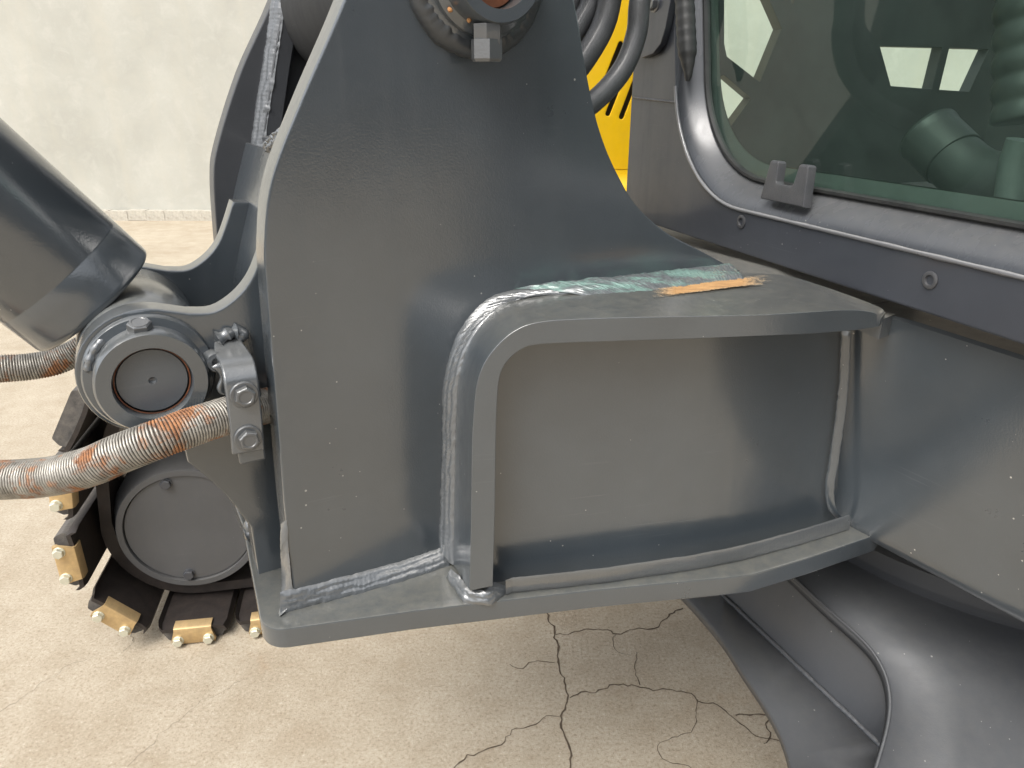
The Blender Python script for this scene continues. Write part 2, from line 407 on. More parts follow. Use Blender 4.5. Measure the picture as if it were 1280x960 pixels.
def wall_mat():
    m, t, b, N, L = nodes('cast_concrete_wall'); tc = N('ShaderNodeTexCoord').outputs['Object']
    big = tex(N, L, .9, 8, .62, tc, .3); mid = tex(N, L, 5, 8, .7, tc, .5); fine = tex(N, L, 40, 6, .75, tc)
    col = mixc(N, L, ramp(N, L, big, [(.3, 0), (.7, 1)]), (.33, .327, .29), (.44, .437, .392))
    col = mixc(N, L, ramp(N, L, mid, [(.50, 0), (.68, .25)]), col, (.54, .525, .475))
    col = mixc(N, L, ramp(N, L, mid, [(.33, .22), (.50, 0)]), col, (.45, .425, .36))
    col = mixc(N, L, ramp(N, L, fine, [(.33, .35), (.48, 0)]), col, (.38, .35, .29))
    mp = N('ShaderNodeMapping'); mp.inputs['Scale'].default_value = (5, 5, .25); L(tc, mp.inputs['Vector'])
    st = tex(N, L, 1, 5, .6, mp.outputs[0])
    col = mixc(N, L, ramp(N, L, st, [(.5, 0), (.75, .25)]), col, (.45, .42, .34))
    L(col, b.inputs['Base Color']); b.inputs['Roughness'].default_value = .85
    bu = N('ShaderNodeBump'); bu.inputs['Strength'].default_value = .4; bu.inputs['Distance'].default_value = .006
    L(mid, bu.inputs['Height']); L(bu.outputs[0], b.inputs['Normal'])
    return m
def glass_mat():
    m, t, b, N, L = nodes('green_tinted_glass'); t.nodes.remove(b)
    out = [n for n in t.nodes if n.type == 'OUTPUT_MATERIAL'][0]
    tr = N('ShaderNodeBsdfTransparent'); tr.inputs[0].default_value = (.86, .945, .90, 1)
    gl = N('ShaderNodeBsdfGlossy'); gl.inputs['Roughness'].default_value = .03
    df = N('ShaderNodeBsdfDiffuse'); df.inputs[0].default_value = (.19, .27, .24, 1)  # pale green haze mixed into the pane's colour to brighten it
    fr = N('ShaderNodeFresnel'); L(math_(N, L, 'SUBTRACT', 1.5, math_(N, L, 'MULTIPLY', N('ShaderNodeNewGeometry').outputs['Backfacing'], 1.5 - 1 / 1.5)), fr.inputs[0])
    co = N('ShaderNodeTexCoord').outputs['Object']
    mx0 = N('ShaderNodeMixShader')
    sm = math_(N, L, 'MULTIPLY', ramp(N, L, tex(N, L, 7, 7, .7, co, .5), [(.3, .35), (.75, 1)]), .058)
    vo = N('ShaderNodeTexVoronoi'); vo.inputs['Scale'].default_value = 40; L(co, vo.inputs['Vector'])
    sp = math_(N, L, 'MULTIPLY', math_(N, L, 'LESS_THAN', vo.outputs['Distance'], ramp(N, L, tex(N, L, 6, 2, .5, co), [(.5, 0), (.8, .055)])), .5)
    L(math_(N, L, 'ADD', sm, sp, True), mx0.inputs[0]); L(tr.outputs[0], mx0.inputs[1]); L(df.outputs[0], mx0.inputs[2])
    mx = N('ShaderNodeMixShader'); L(math_(N, L, 'MULTIPLY', fr.outputs[0], math_(N, L, 'SUBTRACT', 1.0, N('ShaderNodeNewGeometry').outputs['Backfacing'])), mx.inputs[0]); L(mx0.outputs[0], mx.inputs[1]); L(gl.outputs[0], mx.inputs[2])
    L(mx.outputs[0], out.inputs[0]); return m
GLASS = glass_mat()

# ================================================================ GROUND, WALL
bm = bmesh.new(); bmesh.ops.create_grid(bm, x_segments=1, y_segments=1, size=300)
ground = put('ground', bm, ground_mat(), None, None, kind='structure'); ground['label'] = 'worn beige concrete yard with dark branching cracks'
def crack(pts, w0, w1, seed):
    P = resample(cr([onz(x, y, 0) for x, y in pts], 6), .012); rnd = random.Random(seed)
    bm = bmesh.new(); L_, R_ = [], []
    off = V((0, 0, 0))
    for i, p in enumerate(P):
        t = (P[min(i + 1, len(P) - 1)] - P[max(0, i - 1)]).normalized(); n = V((-t.y, t.x, 0))
        k = i / max(1, len(P) - 1); hw = (w0 + (w1 - w0) * k) * rnd.uniform(.55, 1.35) / 2
        j = n * (noise.noise(p * 55 + V((seed, 0, 0))) * .010 + noise.noise(p * 16 + V((0, seed, 0))) * .014)
        q = p + j + V((0, 0, .0015)); hw *= .45; L_.append(q + n * hw); R_.append(q - n * hw)
    loft(bm, [L_, R_]); return put('crack', bm, CRACKM, ground, None)
def zz(l): return [(540 + x * .3594, 740 + y * .3594) for x, y in l]
crack(zz([(380, 30), (400, 70), (425, 140), (440, 200), (440, 260), (465, 330), (478, 370), (450, 430), (465, 490), (480, 540), (492, 575), (475, 620), (480, 680)]), .012, .009, 1)
crack(zz([(430, 148), (480, 150), (530, 130), (600, 130), (640, 150), (700, 130), (770, 128), (820, 100), (850, 62), (870, 55)]), .005, .010, 2)
crack(zz([(480, 370), (520, 350), (570, 348), (620, 322), (700, 332), (720, 325), (770, 342), (840, 350), (900, 355), (935, 378), (1000, 400), (1050, 435), (1080, 475), (1150, 515), (1215, 515)]), .008, .006, 3)
crack(zz([(450, 435), (410, 432), (370, 450), (320, 468), (280, 490), (245, 525), (230, 540), (170, 558), (110, 585), (50, 630), (0, 660)]), .005, .007, 4)
crack(zz([(270, 252), (300, 262), (360, 242), (430, 248)]), .004, .005, 5)
crack(zz([(720, 325), (708, 290), (716, 250), (712, 210)]), .006, .003, 6)
crack(zz([(640, 150), (632, 185), (650, 210), (690, 225)]), .005, .003, 7)
crack(zz([(935, 378), (915, 420), (905, 460), (870, 495), (800, 525), (785, 560), (820, 590), (900, 610), (990, 640)]), .004, .005, 8)
crack(zz([(1055, 430), (1100, 425), (1180, 435), (1172, 470), (1180, 500), (1150, 525)]), .010, .008, 9)
crack([(158, 958), (190, 930), (250, 880), (310, 850)], .0018, .001, 10)
crack([(0, 890), (40, 865), (90, 830), (135, 815)], .002, .001, 11)
crack([(150, 772), (158, 786), (170, 800), (152, 815)], .004, .002, 12)

WY = 8.85
cw = thing('concrete_wall', 'pale cast concrete wall standing along the far edge of the yard', 'wall', (0, WY, 0))
bm = bmesh.new(); box(bm, (2, WY + .15, 2.6), V((1, 0, 0)), V((0, 1, 0)), ZU, 34, .3, 5.6)
put('wall_panel', bm, wall_mat(), cw, None)
yb = thing('reflection_block', 'long dark grey block added out of view behind the viewer to darken reflections in the paint', 'reflection block', (13, -14, 0))  # added out of view so its reflection darkens the upper side plate
bm = bmesh.new(); box(bm, (13, -14, 3.2), V((.75, .66, 0)), V((-.66, .75, 0)), ZU, 40, 6, 6.4)
put('reflection_block_body', bm, simple('reflection_block_grey', (.10, .10, .105), .7), yb, None)
kb = bmesh.new(); box(kb, (0, 0, 0), V((1, 0, 0)), V((0, 1, 0)), ZU, .2155, .10, .115); kme = finish(kb, 'kerb_block', None); kme.materials.append(GRIMEB)
for i in range(70):
    x = -9 + i * .2175
    if -6.2 < x < 3.6:
        link('kerb_block', kme, None, cw, Matrix.Translation((x, WY - .052 + random.uniform(-.004, .004), .057 + random.uniform(-.004, .004))))

# ================================================================ BRACKET (slewing frame with boom foot)
fb = thing('boom_foot_bracket', 'slate grey welded steel boom foot bracket with tall curved side plate and boxed arm', 'excavator frame', B(.3, .85, .1))
FB = lambda d: frame_mat(B(0, 0, d), U, ZU, W)
TH = .045
left = cr([(.185, 1.62), (.141, 1.53), (.09, 1.44), (.052, 1.365), (.037, 1.30), (.033, 1.25)], 6)
left = [(p[0], p[1]) for p in [V((a[0], a[1])) for a in left]]
rightp = [sz(*p, 0) for p in [(705, -60), (722, 20), (732, 80), (744, 140), (758, 185), (775, 222), (795, 255), (830, 288), (870, 310), (914, 334)]]
rightp = [tuple(p) for p in cr(rightp, 5)]
near_out = list(rightp) + [(.74, 1.19), (.74, .848), (.018, .848), (.022, 1.0)] + left[::-1]
side = plate('side_plate', [near_out], FB(0), TH, PAINT, fb, .003)
far_right = [(.75, 1.19), (.75, .848), (.03, .848), (.04, 1.1)]
fl = [(p[0], p[1]) for p in cr([(.048, 1.2), (.05, 1.24), (.057, 1.32), (.07, 1.37), (.117, 1.473), (.176, 1.572), (.23, 1.68)], 6)]
plate('side_plate', [[(.42, 1.68), (.45, 1.45), (.56, 1.28)] + far_right + fl], FB(.455), TH, PAINT_DARK, fb, .003)

# bottom flange (horizontal plate), front edge measured at z = .85
fe = [onz(x, y, .85) for x, y in [(345, 786), (520, 763), (745, 737), (905, 722), (940, 718), (1010, 697), (1097, 668)]]
lc = onz(333, 772, .85); l2 = onz(303, 657, .85)
bl = l2 + W * .40
pts = [(l2.x, l2.y), (lc.x, lc.y, .0)]
outl = [(bl.x, bl.y), (l2.x, l2.y), (onz(328, 790, .85).x, onz(328, 790, .85).y, .035)] + [(p.x, p.y) for p in fe[1:]] + [(fe[-1].x + .05, fe[-1].y + .06), (.50, 1.45), (.15, 1.45)]
plate('bottom_flange', [fil(outl, 8)], frame_mat(V((0, 0, 0)), V((1, 0, 0)), V((0, 1, 0)), ZU), .030, PAINT_EDGE, fb, .003, c0=.82)

# bent flange: rib that turns into the top flange
FA, FB2 = onz(340, 785, .85), onz(940, 722, .85)
fn = V((-(FB2 - FA).y, (FB2 - FA).x, 0)).normalized()
FC, FD = onz(940, 722, .85), onz(1095, 667, .85)
fn2 = V((-(FD - FC).y, (FD - FC).x, 0)).normalized()
def onfront(px, py, off=0):
    p = onp(px, py, FA + fn * off, fn)
    if p.x > FC.x: p = onp(px, py, FC + fn2 * off, fn2)
    return p
def z6(l): return [(520 + x * .46875, 320 + y * .46875) for x, y in l]
fo = z6([(143, 893), (147, 700), (150, 500), (155, 410), (165, 330), (195, 265), (255, 205), (330, 176), (480, 166), (700, 161), (900, 157), (1040, 150), (1150, 144), (1215, 150), (1240, 166)])
bo = z6([(88, 806), (90, 650), (93, 500), (95, 410), (104, 310), (140, 205), (205, 130), (300, 95), (480, 78), (700, 60), (868, 46), (985, 52), (1090, 82), (1222, 130), (1252, 150)])
fi = z6([(205, 880), (210, 700), (213, 500), (216, 400), (222, 330), (240, 285), (280, 250), (330, 236), (480, 229), (700, 222), (900, 214), (1040, 208), (1150, 200), (1215, 192), (1236, 188)])
fo3 = [onfront(*p) for p in fo]; fi3 = [onfront(*p) for p in fi]
ZT = bp(680, 352, 0).z
bo3 = []
for i, p in enumerate(bo):
    q = bp(*p, 0)
    if i >= 8: q = onz(*p, ZT - .0055 * (i - 8))
    bo3.append(q)
bi3 = [b + (i_ - f) for b, i_, f in zip(bo3, fi3, fo3)]
fo3, fi3, bo3, bi3 = [cr(x, 10) for x in (fo3, fi3, bo3, bi3)]
bm = bmesh.new(); loft(bm, [[a, b, c, d] for a, b, c, d in zip(bo3, fo3, fi3, bi3)], closed=True, capends=True)
put('bent_flange', bm, PAINT_EDGE, fb, 55, bev=.004).modifiers['bevel'].angle_limit = radians(60)

# top plate running back under the cab
tp = [onz(*p, ZT - .004) for p in [(760, 345), (800, 262)]]
tpz = ZT - .006
loop3 = [bp(700, 348, .005), bp(914, 336, .005)] + bo3[60:] + []
ovl = lambda i: bo3[i].lerp(fo3[i], .35) - ZU * .003
TPQ = [bp(800, 345, .004), ovl(93), ovl(103), ovl(113), ovl(123), ovl(-1), V((.56, .985, 1.170)), V((.75, 1.3, 1.172)), V((.42, 1.95, 1.185)), V((-.05, 1.45, 1.19))]
bm = bmesh.new(); vs = [bm.verts.new(V((p.x, p.y, min(p.z, 1.5) - .003))) for p in TPQ]; vb = [bm.verts.new(V((p.x, p.y, p.z - .03))) for p in TPQ]
bm.faces.new(vs); bm.faces.new(vb[::-1])
for i in range(len(vs)): bm.faces.new((vs[i], vb[i], vb[(i + 1) % len(vs)], vs[(i + 1) % len(vs)]))
bmesh.ops.triangulate(bm, faces=[f for f in bm.faces if len(f.verts) > 4])
put('top_plate', bm, paint('dusty_top_plate', dust=.5, coat=.5, rough=.45), fb, 35)

# web plate (outer side of the boxed arm) with a soft bend towards the house frame
wl = [onz(x, y, .848) for x, y in [(606, 731), (640, 727), (760, 711), (870, 695), (930, 683), (1000, 664), (1062, 645)]]
wl.append(wl[-1] + (wl[-1] - wl[-2]).normalized() * .06)
wl = resample(cr(wl, 8), .012)
def webtop(p):    # the right end leans in a little
    k = max(0, min(1, (p.x - .25) / .25)) * .7; s_ = (p - wl[0]).length; r_ = .085; dz = r_ - math.sqrt(max(0, r_ * r_ - (r_ - min(s_, r_)) ** 2))
    return V((p.x - .05 * k, p.y + .012 * k, 1.207 - .030 * k / .7 - dz * .9))
bm = bmesh.new(); rows = []
for k in range(9):
    rows.append([p.lerp(webtop(p), k / 8) for p in wl])
loft(bm, rows)
geomback = [[p + V((-.1, .99, 0)) * .02 for p in r] for r in rows]
put('web_plate', bm, PAINT, fb, 60)

# house frame side beam, right
bt = [V((.489, .937, 1.176)), V((.564, .758, 1.176))]; dt_ = (bt[1] - bt[0]) / .179
bb = [onz(1048, 640, .865), onz(1280, 775, .85)]
def btop(Y): return V((bt[0].x + (bt[0].y - Y) * .075 / .179, Y, 1.176))
bA = bb[0]; bB = bb[1]
def bbot(Y): return V((bA.x + (bA.y - Y) * (bB.x - bA.x) / (bA.y - bB.y), Y, .865))
Ys = [.985 - i * .0175 for i in range(8)] + [.86 - i * .035 for i in range(19)]
rows = []
for Y in Ys:
    t, b_ = btop(Y), bbot(Y); fl_ = max(0, (Y - .885) / .065); t = t - V((.030, 0, 0)) * fl_ * min(fl_, 1.0); inn = V((.95, .31, 0)); r = []
    r += [t + inn * .10, t + inn * .004 + V((0, 0, 0)), t + V((0, 0, -.004))]
    for k in range(1, 8): r.append(t.lerp(b_, k / 8))
    for q in range(0, 7):
        an = q / 6 * pi * .55; r.append(b_ + inn * (.035 * (1 - cos(an))) - ZU * (.035 * sin(an)))
    r += [b_ + inn * .12 - ZU * .035]
    rows.append(r)
bm = bmesh.new(); loft(bm, rows)
put('house_frame_beam', bm, paint('beam_paint', fleck=.8, fdens=.22), fb, 40)

# weld beads
def run(pts, d, lift=0): return cr([bp(x, y, d) - W * lift for x, y in pts], 6)
o1 = z6([(62, 800), (66, 650), (70, 500), (70, 410), (76, 320), (112, 205), (185, 118), (262, 88)])
rib_in = [p.lerp(q, .22) for p, q in zip(bo3, fo3)]
ribbon('weld_bead', [(run(o1, 0), rib_in[:80])], .0038, WELD, fb, 3, passes=3, rough=.8)
t1 = z6([(262, 88), (350, 75), (500, 60), (640, 44), (720, 34), (838, 20)])
ribbon('weld_bead', [(run(t1, 0), [p.lerp(q, .30) for p, q in zip(bo3[78:102], fo3[78:102])])], .0065, TEAL, fb, 21, passes=2, rough=.9, edge=.0022)
bw1 = [(350, 755), (368, 750), (400, 742), (450, 729), (500, 715), (552, 698), (562, 695)]
ribbon('weld_bead', [([bp(x, y - 13, 0) for x, y in bw1], [onz(x, y + 12, .8505) for x, y in bw1])], .0036, WELD, fb, 40, passes=3, rough=.8)
ribbon('weld_bead', [([bp(358, 650, .0), bp(360, 690, .0), bp(363, 720, .0), bp(367, 752, .0)], [bp(351, 655, .012), bp(351, 690, .012), onz(352, 728, .852), onz(350, 770, .852)])], .0035, WELD, fb, 51, passes=1, rough=.5)
wbl = [(632, 727), (640, 724), (700, 718), (760, 711), (870, 695), (930, 683), (1000, 664), (1062, 645)]
ribbon('weld_bead', [([onz(x, y - 1, .880) for x, y in wbl], [onz(x, y + 17, .8505) for x, y in wbl])], .0018, WELD, fb, 60, passes=1, rough=.35, edge=.0007)
corner = [(1057, 412), (1056, 424), (1054, 470), (1049, 520), (1041, 575), (1036, 610), (1040, 636), (1054, 650)]
cpts = []
for x, y in corner:
    k = (650 - y) / 226; base = onz(1046, 648, .86); p0 = base.lerp(V((base.x - .032, base.y + .012, 1.18)), k)
    cpts.append(onp(x, y, p0 - V((0, .006, 0)), V((-.25, .97, 0)).normalized()))
ribbon('weld_bead', [([p - V((.0060, .002, 0)) for p in cr(cpts, 8)], [p + V((.0045, -.007, 0)) for p in cr(cpts, 8)])], .0016, PAINT, fb, 70, passes=1, rough=.6, edge=.0006)
ribbon('weld_bead', [([onz(563, 712, .866), onz(588, 737, .866), onz(607, 740, .866), onz(620, 728, .866)], [onz(558, 722, .8503), onz(580, 753, .8503), onz(614, 756, .8503), onz(640, 736, .8503)])], .004, WELD, fb, 80, passes=1, rough=.8)
pass
# rust scrape on the top flange
def scrape_mat():
    m, t, b, N, L = nodes('rust_scrape'); co = N('ShaderNodeTexCoord').outputs['Object']
    at = N('ShaderNodeAttribute'); at.attribute_name = 'edge'
    mp = N('ShaderNodeMapping'); mp.inputs['Scale'].default_value = (30, 160, 60); L(co, mp.inputs['Vector'])
    st_ = tex(N, L, 1, 6, .7, mp.outputs[0]); fn_ = tex(N, L, 200, 4, .7, co)
    col = mixc(N, L, ramp(N, L, st_, [(.35, 0), (.65, 1)]), (.24, .13, .055), (.47, .27, .11))
    col = mixc(N, L, ramp(N, L, at.outputs['Fac'], [(.45, 0), (.9, 1)]), col, (.42, .36, .25))
    L(col, b.inputs['Base Color']); b.inputs['Roughness'].default_value = .85
    al = math_(N, L, 'SUBTRACT', 1.12, math_(N, L, 'ADD', at.outputs['Fac'], math_(N, L, 'MULTIPLY', st_, .55)))
    al = math_(N, L, 'ADD', al, math_(N, L, 'MULTIPLY', math_(N, L, 'SUBTRACT', fn_, .5), .6))
    L(ramp(N, L, al, [(.12, 0), (.34, 1)]), b.inputs['Alpha']); return m
def scrape():
    bm = bmesh.new(); ly = bm.verts.layers.float.new('edge'); ctr = z6([(590, 104), (700, 90), (780, 80), (860, 70), (985, 58)])
    P = cr([V((x, y)) for x, y in ctr], 14); rows = []
    def on_top(px, py):
        best = min(range(73, len(bo3)), key=lambda j: abs(640 + FPX * bo3[j].x / (bo3[j].y * CT - (bo3[j].z - CAMH) * ST) - px))
        return onz(px, py, max(bo3[best].z, fo3[best].z) + .0015)
    for i, p in enumerate(P):
        k = i / (len(P) - 1); r = []
        for q in range(-4, 5):
            v = bm.verts.new(on_top(p.x, p.y + q / 4 * 7.5)); v[ly] = max(abs(q) / 4, abs(k - .5) * 2) ** 1.3; r.append(v)
        rows.append(r)
    for a, b in zip(rows, rows[1:]):
        for k in range(8): bm.faces.new((a[k], a[k + 1], b[k + 1], b[k]))
    return put('rust_scrape', bm, scrape_mat(), fb, None)
scrape()

# cross plates between the two side plates
def strip_sz(name, prof, d0, d1, th, mat, parent):
    P = [V(p) for p in prof]; bm = bmesh.new(); F, K = [], []
    for i, p in enumerate(P):
        t = (P[min(i + 1, len(P) - 1)] - P[max(0, i - 1)]).normalized(); n = V((-t.y, t.x)) * th / 2
        F.append(p + n); K.append(p - n)
    rows = [[B(q.x, q.y, d) for q in F + K[::-1]] for d in (d0, d1)]
    loft(bm, rows, closed=True, capends=True); return put(name, bm, mat, parent, 35, bev=.002)
s1 = [sz(*p, .44) for p in [(366, -60), (352, 0), (338, 90), (326, 178)]]
strip_sz('stiffener_strip', [(a + .012, b) for a, b in s1], .425, .455, .026, PAINT_DARK, fb)
strip_sz('cross_plate', [(a + .20, b) for a, b in s1], TH, .455, .02, PAINT_DARK, fb)
strip_sz('cross_plate', [s1[-1], (s1[-1][0] + .20, s1[-1][1] + .01)], TH, .455, .02, PAINT_DARK, fb)
s2 = [sz(*p, .44) for p in [(322, 182), (308, 240), (297, 290), (288, 335)]]
s2 = s2 + [(s2[-1][0] + .005, 1.05), (s2[-1][0] + .005, .85)]
strip_sz('cross_plate', s2, TH, .455, .03, PAINT, fb)
fwx = [(x - 4, y) for x, y in [(352, -10), (345, 45), (338, 90), (331, 135), (325, 180), (312, 240), (300, 290), (288, 335)]]
ribbon('weld_bead', [([bp(x - 7, y, .4545) for x, y in fwx], [bp(x + 9, y, .425) for x, y in fwx])], .006, WELD2, fb, 110, passes=2, rough=.5)
ribbon('weld_bead', [([bp(327, 184, .44), bp(340, 172, .25), bp(354, 160, .06)], [bp(327, 198, .44), bp(341, 189, .25), bp(354, 178, .06)])], .006, WELD, fb, 115, passes=2, rough=1.5)

# cylinder lugs
PC = sz(192, 480, .05); pc = V(PC)
def lug(d, th, mat):
    R = .0735; o = []
    a0, a1 = radians(-75), radians(-285)
    for k in range(25):
        a = a0 + (a1 - a0) * k / 24; o.append((pc.x + R * cos(a), pc.y + R * sin(a)))
    topc = [sz(*p, .09) for p in [(236, 392), (268, 390), (295, 373), (314, 350), (326, 322), (338, 285)]]
    o += [tuple(p) for p in cr(topc, 4)]
    o += [(.085, 1.30), (.085, .849)]
    low = [sz(*p, .09) for p in [(314, 660), (300, 641), (285, 622), (262, 600), (235, 578)]]
    o += [(low[0][0], .849)] + [tuple(p) for p in cr(low, 4)]
    return plate('cylinder_lug', [o], FB(d), th, mat, fb, .003)
lug(.09, .036, PAINT); lug(.33, .036, PAINT)
# boss collar on the near lug
PINP = B(pc.x, pc.y, .09)
FPIN = lambda d: axis_frame(B(pc.x, pc.y, d), -W, U)
bm = bmesh.new(); lathe(bm, [(.068, -.001), (.068, .006), (.066, .009), (.0575, .011), (.0575, .036), (.0550, .040), (.0405, .040), (.0395, .038), (.0395, .004)], FPIN(.09), 64, cap0=False, cap1=False)
put('pin_boss', bm, PAINT, fb, 35)
bead('weld_bead', [[B(pc.x + .0615 * cos(a), pc.y + .0615 * sin(a), .082) for a in [radians(128 + 8 * k) for k in range(6)]]], .0045, WELD, fb, 130, rip=.25)
hb = hex_me('hex_bolt', .0125, .009, .0135, .002)
link('hex_bolt', hb, BOLTP, fb, axis_frame(B(pc.x - .002, pc.y + .0560, .068), (ZU * .93 - W * .30), U))
# weld pad on the flange's left foot
bead('weld_bead', [[onz(306, 668, .856), onz(322, 662, .86), onz(345, 657, .86)], [onz(305, 660, .866), onz(325, 655, .87), onz(345, 650, .87)]], .011, WELD, fb, 140, rip=.25, wob=.3)

# boss at the boom foot pin
ps = V(sz(605, -34, -.02))
FT = lambda d: axis_frame(B(ps.x, ps.y, d), -W, U)
rb = (V(sz(600, 70, -.002)) - ps).length; rcol = (V(sz(605, 27, -.05)) - ps).length
bm = bmesh.new(); lathe(bm, [(rb, -.002), (rb * .985, .006), (rb * .93, .012), (rb * .80, .016), (rb * .76, .016)], FT(0), 72, cap0=False, cap1=False)
lathe(bm, [(rb * .79, .010), (rb * .77, .022), (rcol * 1.02, .026), (rcol, .052), (rcol * .96, .056), (rcol * .72, .056), (rcol * .70, .05), (rcol * .70, .0)], FT(0), 72, cap0=False, cap1=False)
put('boom_pin_boss', bm, PAINT, fb, 35)
ar = [radians(180 + 6 * k) for k in range(31)]
ribbon('weld_bead', [([B(ps.x + rb * 1.03 * cos(a), ps.y + rb * 1.03 * sin(a), 0) for a in ar], [B(ps.x + rb * .86 * cos(a), ps.y + rb * .86 * sin(a), -.014) for a in ar])], .006, paint('boss_weld', base=(.032, .036, .040), dust=.0, peel=.2, fleck=0, coat=.2, coat_r=.3, rough=.45), fb, 150, passes=1, rough=.12, edge=.002)
bm = bmesh.new(); lathe(bm, [(rcol * .69, .028), (rcol * .66, .034), (.008, .034), (0, .033)], FT(0), 40, cap0=False)
put('boom_pin', bm, RUSTD, fb, 35)
nb = hex_me('hex_nut', .0155, .021, 0, 0, False)
bF = B(ps.x + .004, ps.y, -.040)
link('hex_nut', nb, BOLTP, fb, axis_frame(bp(609, 30, -.040), -ZU, U))
hb2 = hex_me('hex_bolt', .0168, .021, 0, 0, False)
o_ = link('hex_bolt', hb2, BOLTP, fb, axis_frame(bp(608, 49.5, -.040), -ZU, U + W * .25))
bm = bmesh.new(); lathe(bm, [(.0145, 0), (.014, .0015), (0, .0018)], axis_frame(bp(608, 72, -.040), -ZU), 16); put('rusty_bolt_end', bm, RUSTY, fb, 30)
for i, (x, y, d) in enumerate([(562, 12, -.028), (587, 25, -.034)]):
    bm = bmesh.new(); bmesh.ops.create_icosphere(bm, subdivisions=2, radius=.0027)
    for v in bm.verts: v.co *= 1 + .6 * noise.noise(v.co * 300 + V((i, 0, 0)))
    bmesh.ops.translate(bm, verts=bm.verts, vec=bp(x, y, d)); put('rust_lump', bm, RUSTY, fb, None)

# ================================================================ BOOM
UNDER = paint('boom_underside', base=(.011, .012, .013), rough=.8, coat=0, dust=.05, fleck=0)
bo = thing('boom', 'dark underside of the boom foot standing between the bracket side plates', 'boom', B(ps.x, ps.y, .25))
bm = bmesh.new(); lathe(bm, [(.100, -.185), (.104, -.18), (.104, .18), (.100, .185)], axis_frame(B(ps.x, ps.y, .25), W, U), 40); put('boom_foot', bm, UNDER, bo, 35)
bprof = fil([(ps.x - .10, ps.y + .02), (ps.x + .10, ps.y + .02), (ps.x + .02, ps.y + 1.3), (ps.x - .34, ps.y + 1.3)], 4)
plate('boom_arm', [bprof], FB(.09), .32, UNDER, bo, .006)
# ================================================================ CYLINDER PIN
pt = thing('cylinder_pin', 'round grey pin end with centre hole inside the boss ring, rusty at its rim', 'pin', PINP)
bm = bmesh.new(); lathe(bm, [(.0365, -.04), (.0365, .026), (.0352, .0285), (.0042, .0285), (.0033, .026), (0, .024)], FPIN(.09), 56, cap0=False)
put('pin_face', bm, PINM, pt, 35)
bm = bmesh.new(); lathe(bm, [(.0369, .030), (.0384, .030)], FPIN(.09), 56, False, False); put('rust_ring', bm, RUSTD, pt, None)

# ================================================================ BOOM CYLINDER
cdv = V((-.60, .80)); cdir = (U * cdv.x + ZU * cdv.y).normalized()
dm = .2275; eye = B(pc.x, pc.y, dm)
bc = thing('boom_cylinder', 'large grey hydraulic cylinder barrel rising from the bracket lugs at left', 'hydraulic cylinder', eye)
FCY = axis_frame(eye, cdir, W)
RB = .086
bm = bmesh.new(); lathe(bm, [(.05, .070), (RB * .955, .070), (RB * .985, .0722), (RB * .996, .0745), (RB, .0778), (RB, .0785), (RB, .0800), (RB, .098), (RB, .1)], FCY, 96, cap1=False)
put('end_cap', bm, PAINT, bc, 28)
bm = bmesh.new(); lathe(bm, [(RB, .0995), (RB, .1195), (RB * .9965, .1205), (RB * .9965, .1222), (RB, .1232), (RB, 1.15)], FCY, 72, cap0=False); put('barrel', bm, PAINT, bc, 35)
bm = bmesh.new(); lathe(bm, [(.070, -.097), (.072, -.094), (.072, .094), (.070, .097)], axis_frame(eye, -W, U), 56)
put('eye', bm, PAINT_EDGE, bc, 35)

# ================================================================ SPRING GUARDED HOSES
def guarded(name, label, path, r, pitch, wire, group=None):
    P = resample(cr(path, 10), .004); t = thing(name, label, 'hose', P[0])
    bm = bmesh.new(); tube(bm, P, r * .93, 14); put('inner_hose', bm, HOSEIN, t, 60)
    Q = resample(P, .0009); L = (len(Q) - 1) * .0009
    H = []
    fr = frames(Q); per = 14
    turns = int(L / pitch); n = turns * per
    for i in range(n + 1):
        s = i / per * pitch / .0009; j = int(s)
        if j >= len(Q) - 1: break
        p = Q[j].lerp(Q[j + 1], s - j); _, a, b_ = fr[j]; an = 2 * pi * i / per
        rr = r + .0004 * noise.noise(p * 40)
        H.append(p + (a * cos(an) + b_ * sin(an)) * rr)
    bm = bmesh.new(); tube(bm, H, wire, 5); put('spring_coil', bm, COIL, t, 80); return t
hp = [(-120, 588, .18), (-50, 602, .13), (0, 600, .10), (60, 596, .07), (110, 584, .045), (150, 567, .030), (200, 548, .020), (250, 530, .028), (300, 515, .046), (340, 505, .068), (380, 492, .075)]
guarded('spring_guarded_hose', 'rust spotted spring wrapped hose crossing in front of the disc cover into the clamp', [bp(*p) for p in hp], .0205, .0031, .0015, 'spring guarded hoses')
hp2 = [(-120, 466, .30), (-40, 464, .30), (0, 461, .30), (40, 458, .30), (75, 450, .30), (110, 432, .30), (140, 410, .30)]
guarded('spring_guarded_hose', 'short length of grey spring wrapped hose under the cylinder barrel at the left edge', [bp(*p) for p in hp2], .0165, .0031, .0015, 'spring guarded hoses')

# ================================================================ HOSE CLAMP
ct = thing('hose_clamp', 'grey bent steel strap with two hex bolts clamping the spring wrapped hose', 'clamp', bp(305, 500, .03))
prof = [(bp(284, 424, .088), .094), (bp(288, 436, .066), 0), (bp(296, 450, .036), 0), (bp(300, 466, .020), 0), (bp(303, 484, .0145), 0), (bp(308, 530, .0145), 0), (bp(311, 566, .0145), 0)]
PP = cr([p for p, _ in prof], 6); rows = []
for i, p in enumerate(PP):
    t = (PP[min(i + 1, len(PP) - 1)] - PP[max(0, i - 1)]).normalized(); n = t.cross(U).normalized()
    if n.dot(W) > 0: n = -n
    u2 = n.cross(t).normalized(); u2 = u2 if u2.dot(U) > 0 else -u2
    hw = .0178 if i > 5 else .0145 + .0005 * i
    rows.append([p - u2 * hw, p - u2 * hw - n * .011, p + u2 * hw - n * .011, p + u2 * hw])
